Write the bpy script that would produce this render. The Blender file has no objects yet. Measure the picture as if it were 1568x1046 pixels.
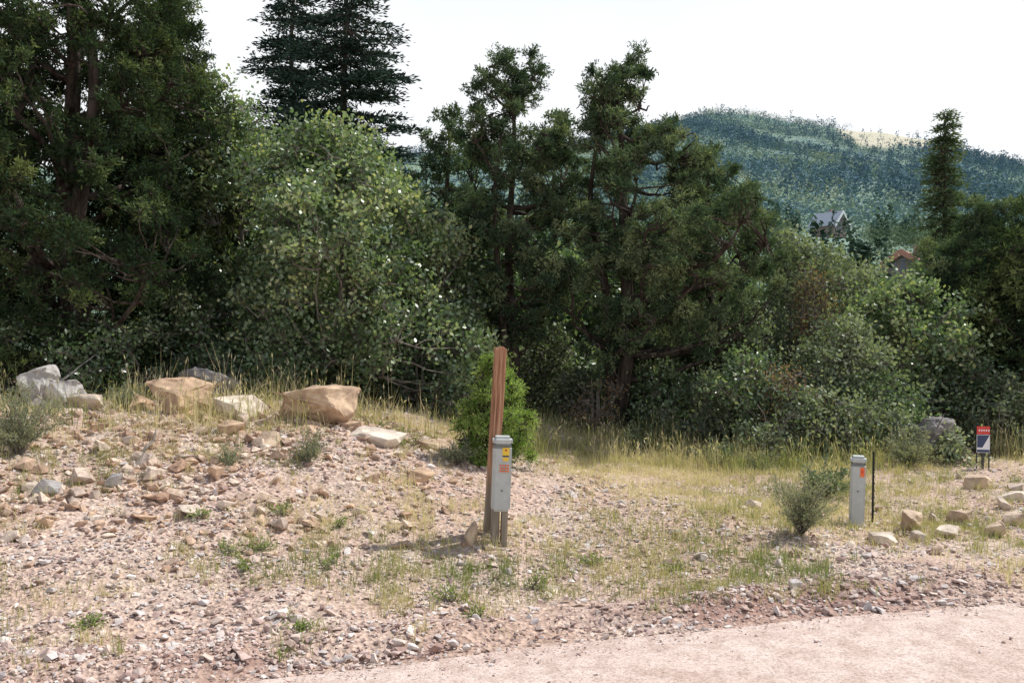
import bpy, bmesh, math, random
import numpy as np
from mathutils import Vector
random.seed(7)
R = np.random.default_rng(11)
scene = bpy.context.scene
COL = scene.collection

# ------------------------------------------------------------ helpers
def sstep(t):
    t = np.clip(t, 0, 1); return t*t*(3-2*t)
_tab = R.random((256, 256))
def vnoise(x, y):
    xi = np.floor(x).astype(int); yi = np.floor(y).astype(int)
    fx = x-xi; fy = y-yi
    fx = fx*fx*(3-2*fx); fy = fy*fy*(3-2*fy)
    g = lambda a, b: _tab[a & 255, b & 255]
    return (g(xi, yi)*(1-fx)+g(xi+1, yi)*fx)*(1-fy)+(g(xi, yi+1)*(1-fx)+g(xi+1, yi+1)*fx)*fy
def fbm(x, y, s, o=3):
    v = 0; a = .5
    for i in range(o):
        v = v+a*(vnoise(x/s+17.3*i, y/s+5.1*i)-.5); s = s*.5; a *= .5
    return v*2
def S(x, y):
    return (x+1.19)*(-.259)+(y-4.35)*.966 - .10*np.sin(x*.55+.6) - .05*fbm(x, y, .6, 2)
def C0(x):   # distance from the road at which the brush line begins
    return np.interp(x, [-8, -.4, .6, 1.5, 2.5, 3.6, 5, 8], [5.3, 5.4, 7.0, 6.4, 5.3, 4.7, 5.2, 5.4])
RU = [-1.5, -.5, -.117, -.06, .12, .211, .261, .297, .361, .454, .56, .8, 2.0]
RZ = [.12, .17, .186, .190, .212, .230, .222, .213, .207, .196, .176, .16, .10]
PY = [-5000, 22, 32, 45, 70, 110, 200, 300, 600, 1000, 1400, 4000]
PZ = [0, 0, -.7, -.5, 3, 9.8, 24, 42, 112, 229, 160, 120]
def H(x, y):
    x = np.asarray(x, float); y = np.asarray(y, float)
    s = S(x, y)
    a = sstep(s/.3)
    wl = 1-sstep((x+3.2)/5.6)
    z = .80*sstep(s/5.2)*wl*(1-.0*s)
    z = z + .07*np.exp(-((s-.40)/.22)**2)*a
    z = z + .05*sstep(s/3)
    near = np.clip(1-(np.hypot(x, y-7)-12)/20, 0, 1)
    z = z + a*near*(fbm(x, y, 1.6)*.12+fbm(x, y, .35, 2)*.045)
    z = z*np.clip(1-(np.abs(x)-20)/60, 0, 1)
    u = x/np.maximum(y, 1.0)
    big = np.interp(y, PY, PZ)*np.interp(u, RU, RZ)/.229
    far = sstep((y-20)/40)
    z = z + big*np.where(y > 20, 1, 0)
    z = z + far*fbm(x, y, 140, 4)*np.clip(y*.03, 0, 16)
    return z

class Acc:
    def __init__(s): s.V = []; s.F = []; s.n = 0
    def add(s, V, F, val=0.5, mat=0):
        V = np.asarray(V, float).reshape(-1, 3); F = np.asarray(F, int)
        val = np.broadcast_to(np.asarray(val, float), (len(F),))
        s.V.append(V); s.F.append((F+s.n, val, mat)); s.n += len(V)
    def build(s, name, mats, smooth=False):
        me = bpy.data.meshes.new(name)
        V = np.concatenate(s.V); me.vertices.add(len(V)); me.vertices.foreach_set('co', V.ravel())
        li = np.concatenate([f.ravel() for f, _, _ in s.F])
        lt = np.concatenate([np.full(len(f), f.shape[1]) for f, _, _ in s.F])
        ls = np.concatenate([[0], np.cumsum(lt)[:-1]])
        me.loops.add(len(li)); me.loops.foreach_set('vertex_index', li)
        me.polygons.add(len(lt)); me.polygons.foreach_set('loop_start', ls); me.polygons.foreach_set('loop_total', lt)
        me.polygons.foreach_set('material_index', np.concatenate([np.full(len(f), m) for f, _, m in s.F]))
        me.polygons.foreach_set('use_smooth', np.full(len(lt), smooth))
        me.update(calc_edges=True)
        at = me.attributes.new('shade', 'FLOAT', 'FACE')
        at.data.foreach_set('value', np.concatenate([v for _, v, _ in s.F]).astype(np.float32))
        for m in mats: me.materials.append(m)
        ob = bpy.data.objects.new(name, me); COL.objects.link(ob)
        return ob

def norm(v): return v/np.maximum(np.linalg.norm(v, axis=-1, keepdims=True), 1e-9)
def rdir(n, up=0.0):
    v = R.normal(size=(n, 3)); v = norm(v); v[:, 2] += up; return norm(v)
def tubes(acc, P, rad, sides=5, val=.5, mat=0):
    P = np.asarray(P, float); rad = np.asarray(rad, float)
    B, K, _ = P.shape
    T = norm(np.gradient(P, axis=1))
    ref = np.zeros_like(T); ref[..., 0] = .31; ref[..., 1] = .95
    A = norm(np.cross(T, ref)); Bn = np.cross(T, A)
    th = np.arange(sides)*2*math.pi/sides
    ring = P[:, :, None, :]+rad[:, :, None, None]*(np.cos(th)[None, None, :, None]*A[:, :, None, :]+np.sin(th)[None, None, :, None]*Bn[:, :, None, :])
    idx = np.arange(B*K*sides).reshape(B, K, sides)
    a = idx[:, :-1, :]; b = np.roll(a, -1, 2); c = idx[:, 1:, :]; d = np.roll(c, -1, 2)
    F = np.stack([a, b, d, c], -1).reshape(-1, 4)
    v = np.repeat(np.broadcast_to(val, (B,)), (K-1)*sides)
    acc.add(ring.reshape(-1, 3), F, v, mat)
def leaves(acc, C, D, L, W, val, mat=1, curl=0.0):
    n = len(C); L = np.broadcast_to(L, (n,))[:, None]; W = np.broadcast_to(W, (n,))[:, None]
    side = norm(np.cross(D, rdir(n)))
    nr = np.cross(D, side)
    V = np.stack([C, C+.5*L*D+.5*W*side+nr*L*curl, C+L*D, C+.5*L*D-.5*W*side+nr*L*curl], 1)
    acc.add(V.reshape(-1, 3), np.arange(4*n).reshape(n, 4), val, mat)

# ------------------------------------------------------------ materials
def newmat(name):
    m = bpy.data.materials.new(name); m.use_nodes = True
    nt = m.node_tree; b = nt.nodes['Principled BSDF']
    return m, nt, b
def N(nt, t, **k):
    n = nt.nodes.new(t)
    for a, v in k.items(): setattr(n, a, v)
    return n
def ramp(nt, fac, stops):
    r = N(nt, 'ShaderNodeValToRGB'); e = r.color_ramp.elements
    while len(e) < len(stops): e.new(.5)
    for i, (p, c) in enumerate(stops):
        e[i].position = p; e[i].color = (*c, 1)
    nt.links.new(fac, r.inputs[0]); return r
def noise(nt, scale, detail=4, rough=.6, coord='Object'):
    tc = N(nt, 'ShaderNodeTexCoord'); n = N(nt, 'ShaderNodeTexNoise')
    n.inputs['Scale'].default_value = scale; n.inputs['Detail'].default_value = detail; n.inputs['Roughness'].default_value = rough
    nt.links.new(tc.outputs[coord], n.inputs['Vector']); return n
def mixc(nt, fac, a, b, mode='MIX'):
    m = N(nt, 'ShaderNodeMix', data_type='RGBA', blend_type=mode)
    for s, v in ((m.inputs[0], fac), (m.inputs[6], a), (m.inputs[7], b)):
        if isinstance(v, (int, float)): s.default_value = v
        elif isinstance(v, tuple): s.default_value = (*v, 1)
        else: nt.links.new(v, s)
    return m.outputs[2]
def bump(nt, b, h, st, dist=.02):
    n = N(nt, 'ShaderNodeBump'); n.inputs['Strength'].default_value = st; n.inputs['Distance'].default_value = dist
    nt.links.new(h, n.inputs['Height']); nt.links.new(n.outputs[0], b.inputs['Normal'])

def leafmat(name, stops, rough=.5, trans=.3, gloss=0.0):
    m, nt, b = newmat(name); nt.nodes.remove(b)
    at = N(nt, 'ShaderNodeAttribute', attribute_name='shade')
    r = ramp(nt, at.outputs['Fac'], stops)
    df = N(nt, 'ShaderNodeBsdfDiffuse'); nt.links.new(r.outputs[0], df.inputs[0]); out = df.outputs[0]
    if trans > 0:
        tr = N(nt, 'ShaderNodeBsdfTranslucent')
        c2 = mixc(nt, 1.0, r.outputs[0], (1.6, 1.7, .8), 'MULTIPLY'); nt.links.new(c2, tr.inputs[0])
        mx = N(nt, 'ShaderNodeMixShader'); mx.inputs[0].default_value = trans
        nt.links.new(out, mx.inputs[1]); nt.links.new(tr.outputs[0], mx.inputs[2]); out = mx.outputs[0]
    if gloss > 0:
        gl = N(nt, 'ShaderNodeBsdfGlossy'); gl.inputs['Roughness'].default_value = rough
        mx = N(nt, 'ShaderNodeMixShader'); mx.inputs[0].default_value = gloss
        nt.links.new(out, mx.inputs[1]); nt.links.new(gl.outputs[0], mx.inputs[2]); out = mx.outputs[0]
    nt.links.new(out, nt.nodes['Material Output'].inputs[0])
    return m
M_pin = leafmat('pinyon_needles', [(0, (.034, .058, .036)), (.5, (.090, .135, .075)), (1, (.24, .28, .155))], .5, .2)
M_jun = leafmat('juniper_foliage', [(0, (.026, .043, .024)), (.5, (.058, .09, .042)), (1, (.18, .215, .09))], .55, .2)
M_fir = leafmat('fir_needles', [(0, (.020, .038, .032)), (.5, (.048, .080, .060)), (1, (.10, .14, .10))], .5, 0)
M_oak = leafmat('oak_leaves', [(0, (.052, .09, .042)), (.5, (.13, .195, .095)), (.9, (.26, .34, .19)), (1, (.37, .40, .20))], .36, .3, .06)
M_shr = leafmat('shrub_leaves', [(0, (.065, .09, .052)), (.5, (.165, .21, .125)), (1, (.32, .355, .23))], .45, .25, .03)
M_sage = leafmat('sage_leaves', [(0, (.11, .13, .09)), (.5, (.23, .25, .17)), (1, (.38, .37, .27))], .6, .25)
M_young = leafmat('young_pine_needles', [(0, (.08, .12, .03)), (.5, (.20, .30, .08)), (1, (.34, .44, .15))], .5, .3)
M_weed = leafmat('weed_leaves', [(0, (.13, .18, .06)), (1, (.32, .38, .15))], .5, .35)
M_grass = leafmat('grass_blades', [(0, (.18, .22, .09)), (.35, (.35, .34, .17)), (.6, (.50, .43, .28)), (1, (.66, .58, .43))], .6, .3)
M_dist = leafmat('distant_foliage_hazed', [(0, (.10, .17, .22)), (.3, (.14, .225, .245)), (.5, (.19, .28, .23)), (.8, (.27, .35, .225)), (1, (.36, .40, .28))], .9, 0)  # aerial haze painted in: foliage colours lifted and shifted to blue
M_mid = leafmat('valley_foliage', [(0, (.035, .065, .05)), (.5, (.11, .16, .095)), (1, (.24, .29, .16))], .9, 0)
M_dead = leafmat('dead_leaves', [(0, (.15, .10, .06)), (1, (.34, .23, .14))], .6, .25)

def barkmat(name, a, c):
    m, nt, b = newmat(name); n = noise(nt, 14, 3)
    mp = N(nt, 'ShaderNodeMapping'); mp.inputs['Scale'].default_value = (1, 1, .2)
    nt.links.new(n.inputs['Vector'].links[0].from_socket, mp.inputs[0]); nt.links.new(mp.outputs[0], n.inputs['Vector'])
    r = ramp(nt, n.outputs[0], [(.35, a), (.65, c)]); nt.nodes.remove(b)
    d_ = N(nt, 'ShaderNodeBsdfDiffuse'); nt.links.new(r.outputs[0], d_.inputs[0]); nt.links.new(d_.outputs[0], nt.nodes['Material Output'].inputs[0])
    bump(nt, d_, n.outputs[0], .8, .03); return m
M_bark = barkmat('bark', (.03, .024, .02), (.10, .082, .07))
M_twig = barkmat('grey_twigs', (.11, .095, .08), (.27, .24, .21))

def rockmat(name, stops, bs=.6, sc=9, fast=False):
    m, nt, b = newmat(name)
    at = N(nt, 'ShaderNodeAttribute', attribute_name='shade')
    r = ramp(nt, at.outputs['Fac'], stops)
    if fast:
        nt.nodes.remove(b); d_ = N(nt, 'ShaderNodeBsdfDiffuse'); n = noise(nt, sc, 2)
        r2 = ramp(nt, n.outputs[0], [(.3, (.75, .74, .73)), (.7, (1.12, 1.12, 1.12))])
        nt.links.new(mixc(nt, 1.0, r.outputs[0], r2.outputs[0], 'MULTIPLY'), d_.inputs[0]); nt.links.new(d_.outputs[0], nt.nodes['Material Output'].inputs[0]); return m
    n = noise(nt, sc, 7, .65); n2 = noise(nt, sc*.25, 3)
    r2 = ramp(nt, n.outputs[0], [(.3, (.62, .6, .58)), (.7, (1.2, 1.2, 1.2))])
    r3 = ramp(nt, n2.outputs[0], [(.4, (.85, .8, .78)), (.65, (1.12, 1.1, 1.05))])
    c = mixc(nt, 1.0, r.outputs[0], r2.outputs[0], 'MULTIPLY'); c = mixc(nt, 1.0, c, r3.outputs[0], 'MULTIPLY')
    nt.links.new(c, b.inputs['Base Color']); b.inputs['Roughness'].default_value = .85
    b.inputs['Specular IOR Level'].default_value = .25
    bump(nt, b, n.outputs[0], bs, .03); return m
M_grav = rockmat('gravel_stones', [(0, (.34, .235, .205)), (.3, (.54, .41, .365)), (.55, (.65, .53, .455)), (.8, (.54, .49, .475)), (1, (.76, .68, .62))], .4, 30, True)
M_rubb = rockmat('rubble_stones', [(0, (.42, .28, .20)), (.4, (.58, .43, .32)), (.7, (.60, .51, .44)), (1, (.74, .63, .52))], .5, 20)
M_tan = rockmat('tan_sandstone', [(0, (.44, .29, .19)), (.5, (.52, .38, .265)), (1, (.62, .51, .39))])
M_pale = rockmat('pale_limestone', [(0, (.47, .40, .34)), (.5, (.58, .51, .43)), (1, (.70, .63, .54))])
M_grey = rockmat('grey_limestone', [(0, (.17, .165, .165)), (.5, (.30, .29, .29)), (1, (.46, .45, .445))])

def groundmat():
    m, nt, b = newmat('ground_soil')
    n1 = noise(nt, 1.1, 4); n2 = noise(nt, 16, 5, .7)
    base = ramp(nt, n1.outputs[0], [(.3, (.48, .345, .275)), (.5, (.54, .415, .345)), (.7, (.56, .47, .405))])
    v = ramp(nt, n2.outputs[0], [(.3, (.62, .58, .56)), (.6, (1.1, 1.1, 1.1))])
    c = mixc(nt, 1.0, base.outputs[0], v.outputs[0], 'MULTIPLY')
    tc = N(nt, 'ShaderNodeTexCoord'); vo = N(nt, 'ShaderNodeTexVoronoi'); vo.inputs['Scale'].default_value = 42
    nt.links.new(tc.outputs['Object'], vo.inputs['Vector'])
    vr = ramp(nt, vo.outputs['Color'], [(.15, (.65, .62, .62)), (.8, (1.22, 1.2, 1.15))])
    c = mixc(nt, .8, c, mixc(nt, 1.0, c, vr.outputs[0], 'MULTIPLY'))
    at0 = N(nt, 'ShaderNodeAttribute', attribute_name='edge')
    c = mixc(nt, at0.outputs['Fac'], c, mixc(nt, 1.0, v.outputs[0], (.34, .215, .175), 'MULTIPLY'))
    at = N(nt, 'ShaderNodeAttribute', attribute_name='litter')
    c = mixc(nt, at.outputs['Fac'], c, (.14, .105, .075))
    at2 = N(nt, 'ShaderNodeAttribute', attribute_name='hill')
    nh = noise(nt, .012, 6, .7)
    hr = ramp(nt, nh.outputs[0], [(.35, (.15, .23, .22)), (.55, (.20, .28, .21)), (.75, (.28, .33, .23))])  # hill ground greens carry painted distance haze in their bluish tint
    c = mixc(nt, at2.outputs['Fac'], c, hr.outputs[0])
    at3 = N(nt, 'ShaderNodeAttribute', attribute_name='meadow')
    c = mixc(nt, at3.outputs['Fac'], c, (.50, .47, .36))
    nt.links.new(c, b.inputs['Base Color']); b.inputs['Roughness'].default_value = .95; b.inputs['Specular IOR Level'].default_value = .1
    ad = N(nt, 'ShaderNodeMath', operation='ADD'); nt.links.new(n2.outputs[0], ad.inputs[0]); nt.links.new(vo.outputs['Distance'], ad.inputs[1])
    bump(nt, b, ad.outputs[0], .6, .02); return m
k = 8.0; n = 300
t = np.linspace(-1, 1, 2*n+1)
gx = 2.2*np.sinh(k*t); gy = 7+2.2*np.sinh(k*t)
X, Y = np.meshgrid(gx, gy)
Z = H(X, Y)
def meadow(x, y):
    u = x/np.maximum(y, 1)
    return ((u > .355) & (u < .53) & (y > 865+1500*np.maximum(.385-u, 0)+500*np.maximum(u-.40, 0)+fbm(x, y, 90)*60) & (y < 1400)).astype(float)
me = bpy.data.meshes.new('ground')
V = np.stack([X, Y, Z], -1).reshape(-1, 3); nn = 2*n+1
idx = np.arange(nn*nn).reshape(nn, nn)
F = np.stack([idx[:-1, :-1], idx[:-1, 1:], idx[1:, 1:], idx[1:, :-1]], -1).reshape(-1, 4)
me.vertices.add(len(V)); me.vertices.foreach_set('co', V.ravel())
me.loops.add(F.size); me.loops.foreach_set('vertex_index', F.ravel())
me.polygons.add(len(F)); me.polygons.foreach_set('loop_start', np.arange(len(F))*4); me.polygons.foreach_set('loop_total', np.full(len(F), 4))
me.polygons.foreach_set('use_smooth', np.ones(len(F), bool)); me.update(calc_edges=True)
SXY = S(X, Y)
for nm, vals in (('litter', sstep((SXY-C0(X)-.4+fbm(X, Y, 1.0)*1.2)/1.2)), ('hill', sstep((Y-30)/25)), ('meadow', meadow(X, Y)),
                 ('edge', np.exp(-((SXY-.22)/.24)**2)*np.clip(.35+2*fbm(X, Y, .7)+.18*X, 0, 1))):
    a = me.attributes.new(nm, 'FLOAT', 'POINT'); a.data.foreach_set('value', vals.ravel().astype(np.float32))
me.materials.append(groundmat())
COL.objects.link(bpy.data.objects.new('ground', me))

# road
m, nt, b = newmat('road_surface')
n1 = noise(nt, .9, 4); n2 = noise(nt, 60, 5, .8); n3 = noise(nt, 7, 5, .65)
r = ramp(nt, n1.outputs[0], [(.35, (.62, .49, .43)), (.65, (.69, .57, .51))])
v = ramp(nt, n2.outputs[0], [(.36, (.60, .56, .54)), (.55, (1.08, 1.08, 1.08))])
c = mixc(nt, 1., r.outputs[0], v.outputs[0], 'MULTIPLY')
v3 = ramp(nt, n3.outputs[0], [(.38, (.84, .80, .77)), (.58, (1.05, 1.05, 1.05))]); c = mixc(nt, 1., c, v3.outputs[0], 'MULTIPLY')
nt.links.new(c, b.inputs['Base Color']); b.inputs['Roughness'].default_value = .95; b.inputs['Specular IOR Level'].default_value = .1
bump(nt, b, n2.outputs[0], .6, .018)
acc = Acc()
tt = np.concatenate([np.linspace(-150, -6, 40), np.linspace(-5.9, 10, 260), np.linspace(11, 150, 40)]); ss = np.concatenate([np.linspace(-7.5, -2.5, 20), np.linspace(-2.4, .0, 60)])
TT, SS = np.meshgrid(tt, ss)
x0 = -1.19+TT*.966-SS*.259; y0 = 4.35+TT*.259+SS*.966
for _ in range(2):
    ds = (S(x0, y0)-SS); y0 = y0-ds*.966*np.clip(1-(np.abs(TT)-12)/20, 0, 1); x0 = x0+ds*.259*np.clip(1-(np.abs(TT)-12)/20, 0, 1)
z0 = np.maximum(.004, H(x0, y0)+.004)
z0 += (.025*(fbm(TT*.15, SS, .35, 3)+.5)+.014*(fbm(x0, y0, .15, 2)+.5))*np.clip(-SS/.25, 0, 1)
idx = np.arange(x0.size).reshape(x0.shape)
acc.add(np.stack([x0, y0, z0], -1), np.stack([idx[:-1, :-1], idx[:-1, 1:], idx[1:, 1:], idx[1:, :-1]], -1).reshape(-1, 4))
acc.build('gravel_road', [m], True)

# ------------------------------------------------------------ rocks
def hull_proto(npts, sub=0, seed=0, boxy=.5):
    rr = np.random.default_rng(seed)
    bm = bmesh.new()
    p = rr.uniform(-1, 1, (npts, 3))
    q = norm(p)*1.0
    p = q*(1-boxy)+boxy*p/np.abs(p).max(1, keepdims=True)
    for v in p: bm.verts.new(v)
    r_ = bmesh.ops.convex_hull(bm, input=bm.verts)
    bmesh.ops.delete(bm, geom=[v for v in bm.verts if not v.link_faces], context='VERTS')
    bmesh.ops.triangulate(bm, faces=bm.faces)
    bm.verts.index_update()
    V = np.array([v.co[:] for v in bm.verts]); F = np.array([[v.index for v in f.verts] for f in bm.faces])
    bm.free(); return V, F
protos = [hull_proto(9+i % 4, 0, i+50, .6) for i in range(16)]
def rotz(n):
    a = R.uniform(0, 2*math.pi, n); b_ = R.normal(0, .28, n); c_ = R.normal(0, .28, n)
    ca, sa = np.cos(a), np.sin(a); z = np.zeros(n); o = np.ones(n)
    Rz = np.stack([ca, -sa, z, sa, ca, z, z, z, o], -1).reshape(n, 3, 3)
    Rx = np.stack([o, z, z, z, np.cos(b_), -np.sin(b_), z, np.sin(b_), np.cos(b_)], -1).reshape(n, 3, 3)
    Ry = np.stack([np.cos(c_), z, np.sin(c_), z, o, z, -np.sin(c_), z, np.cos(c_)], -1).reshape(n, 3, 3)
    return Rz@Rx@Ry
def scatter_stones(name, x, y, size, flat=(.3, .7), val=None, mat=None, sink=.15):
    acc = Acc(); n = len(x); which = R.integers(0, len(protos), n)
    val = R.random(n) if val is None else val
    z = np.maximum(H(x, y), .016*(S(x, y) < 0))
    for i, (PV, PF) in enumerate(protos):
        m_ = which == i; kk = m_.sum()
        if not kk: continue
        sc = np.stack([size[m_]*R.uniform(.6, 1.1, kk), size[m_]*R.uniform(.5, .9, kk), size[m_]*R.uniform(*flat, kk)], -1)*.5
        W = np.einsum('nij,nvj->nvi', rotz(kk), PV[None]*sc[:, None, :])
        W += np.stack([x[m_], y[m_], z[m_]+sc[:, 2]*(1-2*sink)], -1)[:, None, :]
        Fx = PF[None]+(np.arange(kk)*len(PV))[:, None, None]
        acc.add(W.reshape(-1, 3), Fx.reshape(-1, 3), np.repeat(val[m_], len(PF)))
    return acc.build(name, [mat or M_grav])
def fieldpts(n, smin, smax, umin=-.66, umax=.66, ymax=12, p=1.0):
    y = 3.2+(ymax-3.2)*R.random(n)**p*1.0
    x = R.uniform(umin, umax, n)*y
    s = S(x, y); m_ = (s > smin) & (s < smax)
    return x[m_], y[m_]
x, y = fieldpts(80000, .02, 7.5, ymax=13, p=1.35)
keep = R.random(len(x)) < np.clip(.6+1.6*fbm(x, y, .8), .15, 1)*np.where((x > 1) & (S(x, y) > 2.5), .45, 1)
x, y = x[keep], y[keep]
scatter_stones('gravel', x, y, np.clip(R.lognormal(math.log(.025), .5, len(x)), .01, .10), (.2, .55))
x = R.uniform(-3, 5, 16000); y = R.uniform(2.6, 6, 16000); s = S(x, y)
kp = (s < .05) & (R.random(16000) < np.exp(s*2.2)+.22); x, y = x[kp], y[kp]
scatter_stones('loose_road_gravel', x, y, np.clip(R.lognormal(math.log(.010), .45, len(x)), .005, .032))
x = R.uniform(-3, 5, 16000); y = 4.2+x*.268+R.uniform(-1, 1.6, 16000); s = S(x, y); kp = (s > -.1) & (s < .7) & (R.random(16000) < np.exp(-((s-.3)/.22)**2)*(.7+fbm(x, y, .5))); x, y = x[kp], y[kp]
scatter_stones('road_edge_gravel', x, y, np.clip(R.lognormal(math.log(.022), .45, len(x)), .01, .08), val=R.random(len(x))*.6)
x, y = fieldpts(13000, .6, 5.8, -.66, .1, 10.5, .85)
w = np.clip((-x+.3)/2.0, .05, 1)*sstep((S(x, y)-1.2)/2.2)*np.clip(.7+2*fbm(x, y, .9), .1, 1); kp = R.random(len(x)) < w; x, y = x[kp], y[kp]
scatter_stones('rubble', x, y, np.clip(R.lognormal(math.log(.062), .5, len(x)), .03, .26), (.25, .6), R.random(len(x)), M_rubb, .25)
x, y = fieldpts(900, 1.0, 5.0, .25, .66, 9.8, .9); kp = R.random(len(x)) < .18; x, y = x[kp], y[kp]
scatter_stones('bank_rubble', x, y, np.clip(R.lognormal(math.log(.06), .5, len(x)), .03, .18), (.35, .8), .4+.6*R.random(len(x)), M_rubb, .25)

def boulder(name, px, d, w, dp, h, mat, seed, rot=0, tone=.5, sink=.15, boxy=.85, npts=13, tilt=0):
    V, F = hull_proto(npts, 0, seed, boxy)
    bm = bmesh.new(); vs = [bm.verts.new(v) for v in V]
    for f in F: bm.faces.new([vs[i] for i in f])
    bmesh.ops.dissolve_limit(bm, angle_limit=math.radians(14), verts=bm.verts, edges=bm.edges)
    bmesh.ops.scale(bm, vec=(w/2, dp/2, h/2), verts=bm.verts)
    bmesh.ops.bevel(bm, geom=bm.edges[:], offset=min(w, h)*.05, segments=2, profile=.6, affect='EDGES')
    bmesh.ops.triangulate(bm, faces=bm.faces)
    bmesh.ops.subdivide_edges(bm, edges=[e for e in bm.edges if e.calc_length() > .06], cuts=3, use_grid_fill=True)
    bmesh.ops.triangulate(bm, faces=bm.faces)
    from mathutils import noise as mn
    for v in bm.verts:
        p = v.co*6+Vector((seed, 0, 0))
        st = math.floor((v.co.z+.3*v.co.x)*28+mn.noise(p)*1.5)
        v.co += v.co.normalized()*(mn.noise(p)*.07*h+mn.noise(p*3.5)*.05*h+((st*7919) % 5-2)*.012*h)
    mesh = bpy.data.meshes.new(name); bm.to_mesh(mesh); bm.free()
    a = mesh.attributes.new('shade', 'FLOAT', 'FACE'); a.data.foreach_set('value', np.full(len(mesh.polygons), tone, np.float32))
    mesh.materials.append(mat)
    ob = bpy.data.objects.new(name, mesh); COL.objects.link(ob)
    x = (px-784)/1400*d; ob.location = (x, d, float(H(x, d))+h/2-h*sink); ob.rotation_euler = (tilt, tilt*.6, rot)
    return ob
boulder('sandstone_boulder', 275, 9.0, .54, .5, .40, M_tan, 12, 2.6, .45, .18)
boulder('sandstone_boulder', 208, 9.1, .30, .3, .22, M_tan, 5, .3, .3)
boulder('sandstone_boulder', 490, 9.0, .72, .5, .40, M_tan, 12, -.25, .6, .05)
boulder('limestone_boulder', 375, 9.0, .58, .4, .22, M_pale, 8, .1, .9)
boulder('limestone_slab', 582, 8.6, .55, .42, .15, M_pale, 21, -.5, 1.0, .2, .9, 13, .12)
boulder('sandstone_slab', 665, 8.9, .4, .25, .12, M_tan, 33, .2, .7)
boulder('grey_boulder', 25, 9.4, .80, .6, .50, M_grey, 14, .4, .9)
boulder('grey_boulder', 88, 9.2, .5, .4, .38, M_grey, 15, -.4, 1)
boulder('grey_boulder', 130, 9.0, .34, .3, .2, M_pale, 16, .2, .3)
boulder('grey_boulder', 322, 10.0, .58, .5, .46, M_grey, 17, .8, .1)
boulder('sandstone_rock', 720, 6.6, .17, .14, .20, M_tan, 22, .5, .8, .25)
boulder('sandstone_rock', 352, 8.3, .24, .2, .15, M_tan, 24, .5, .5)
boulder('sandstone_rock', 418, 8.0, .28, .2, .14, M_tan, 25, .1, .8)
boulder('sandstone_rock', 640, 7.6, .26, .2, .12, M_tan, 26, .9, .4)
boulder('grey_rock', 70, 6.6, .22, .16, .14, M_grey, 27, .2, .9)
boulder('grey_rock', 172, 6.8, .13, .12, .11, M_grey, 28, .2, .7)
boulder('sandstone_rock', 845, 5.9, .13, .1, .06, M_pale, 29, .2, .7)
for i, (px, d, w, h) in enumerate([(1358, 7.2, .26, .1), (1395, 7.6, .26, .2), (1408, 7.2, .14, .1), (1475, 7.9, .22, .13), (1455, 7.3, .24, .1), (1525, 7.3, .22, .13), (1545, 8.6, .3, .14), (1500, 9.2, .3, .15), (1435, 7.9, .16, .1)]):
    boulder('sandstone_rock', px, d, w, w*.7, h, M_tan if i % 2 else M_pale, 40+i, i, .85)
boulder('grey_boulder', 1428, 11.0, .50, .5, .56, M_grey, 12, .4, .35)

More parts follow.
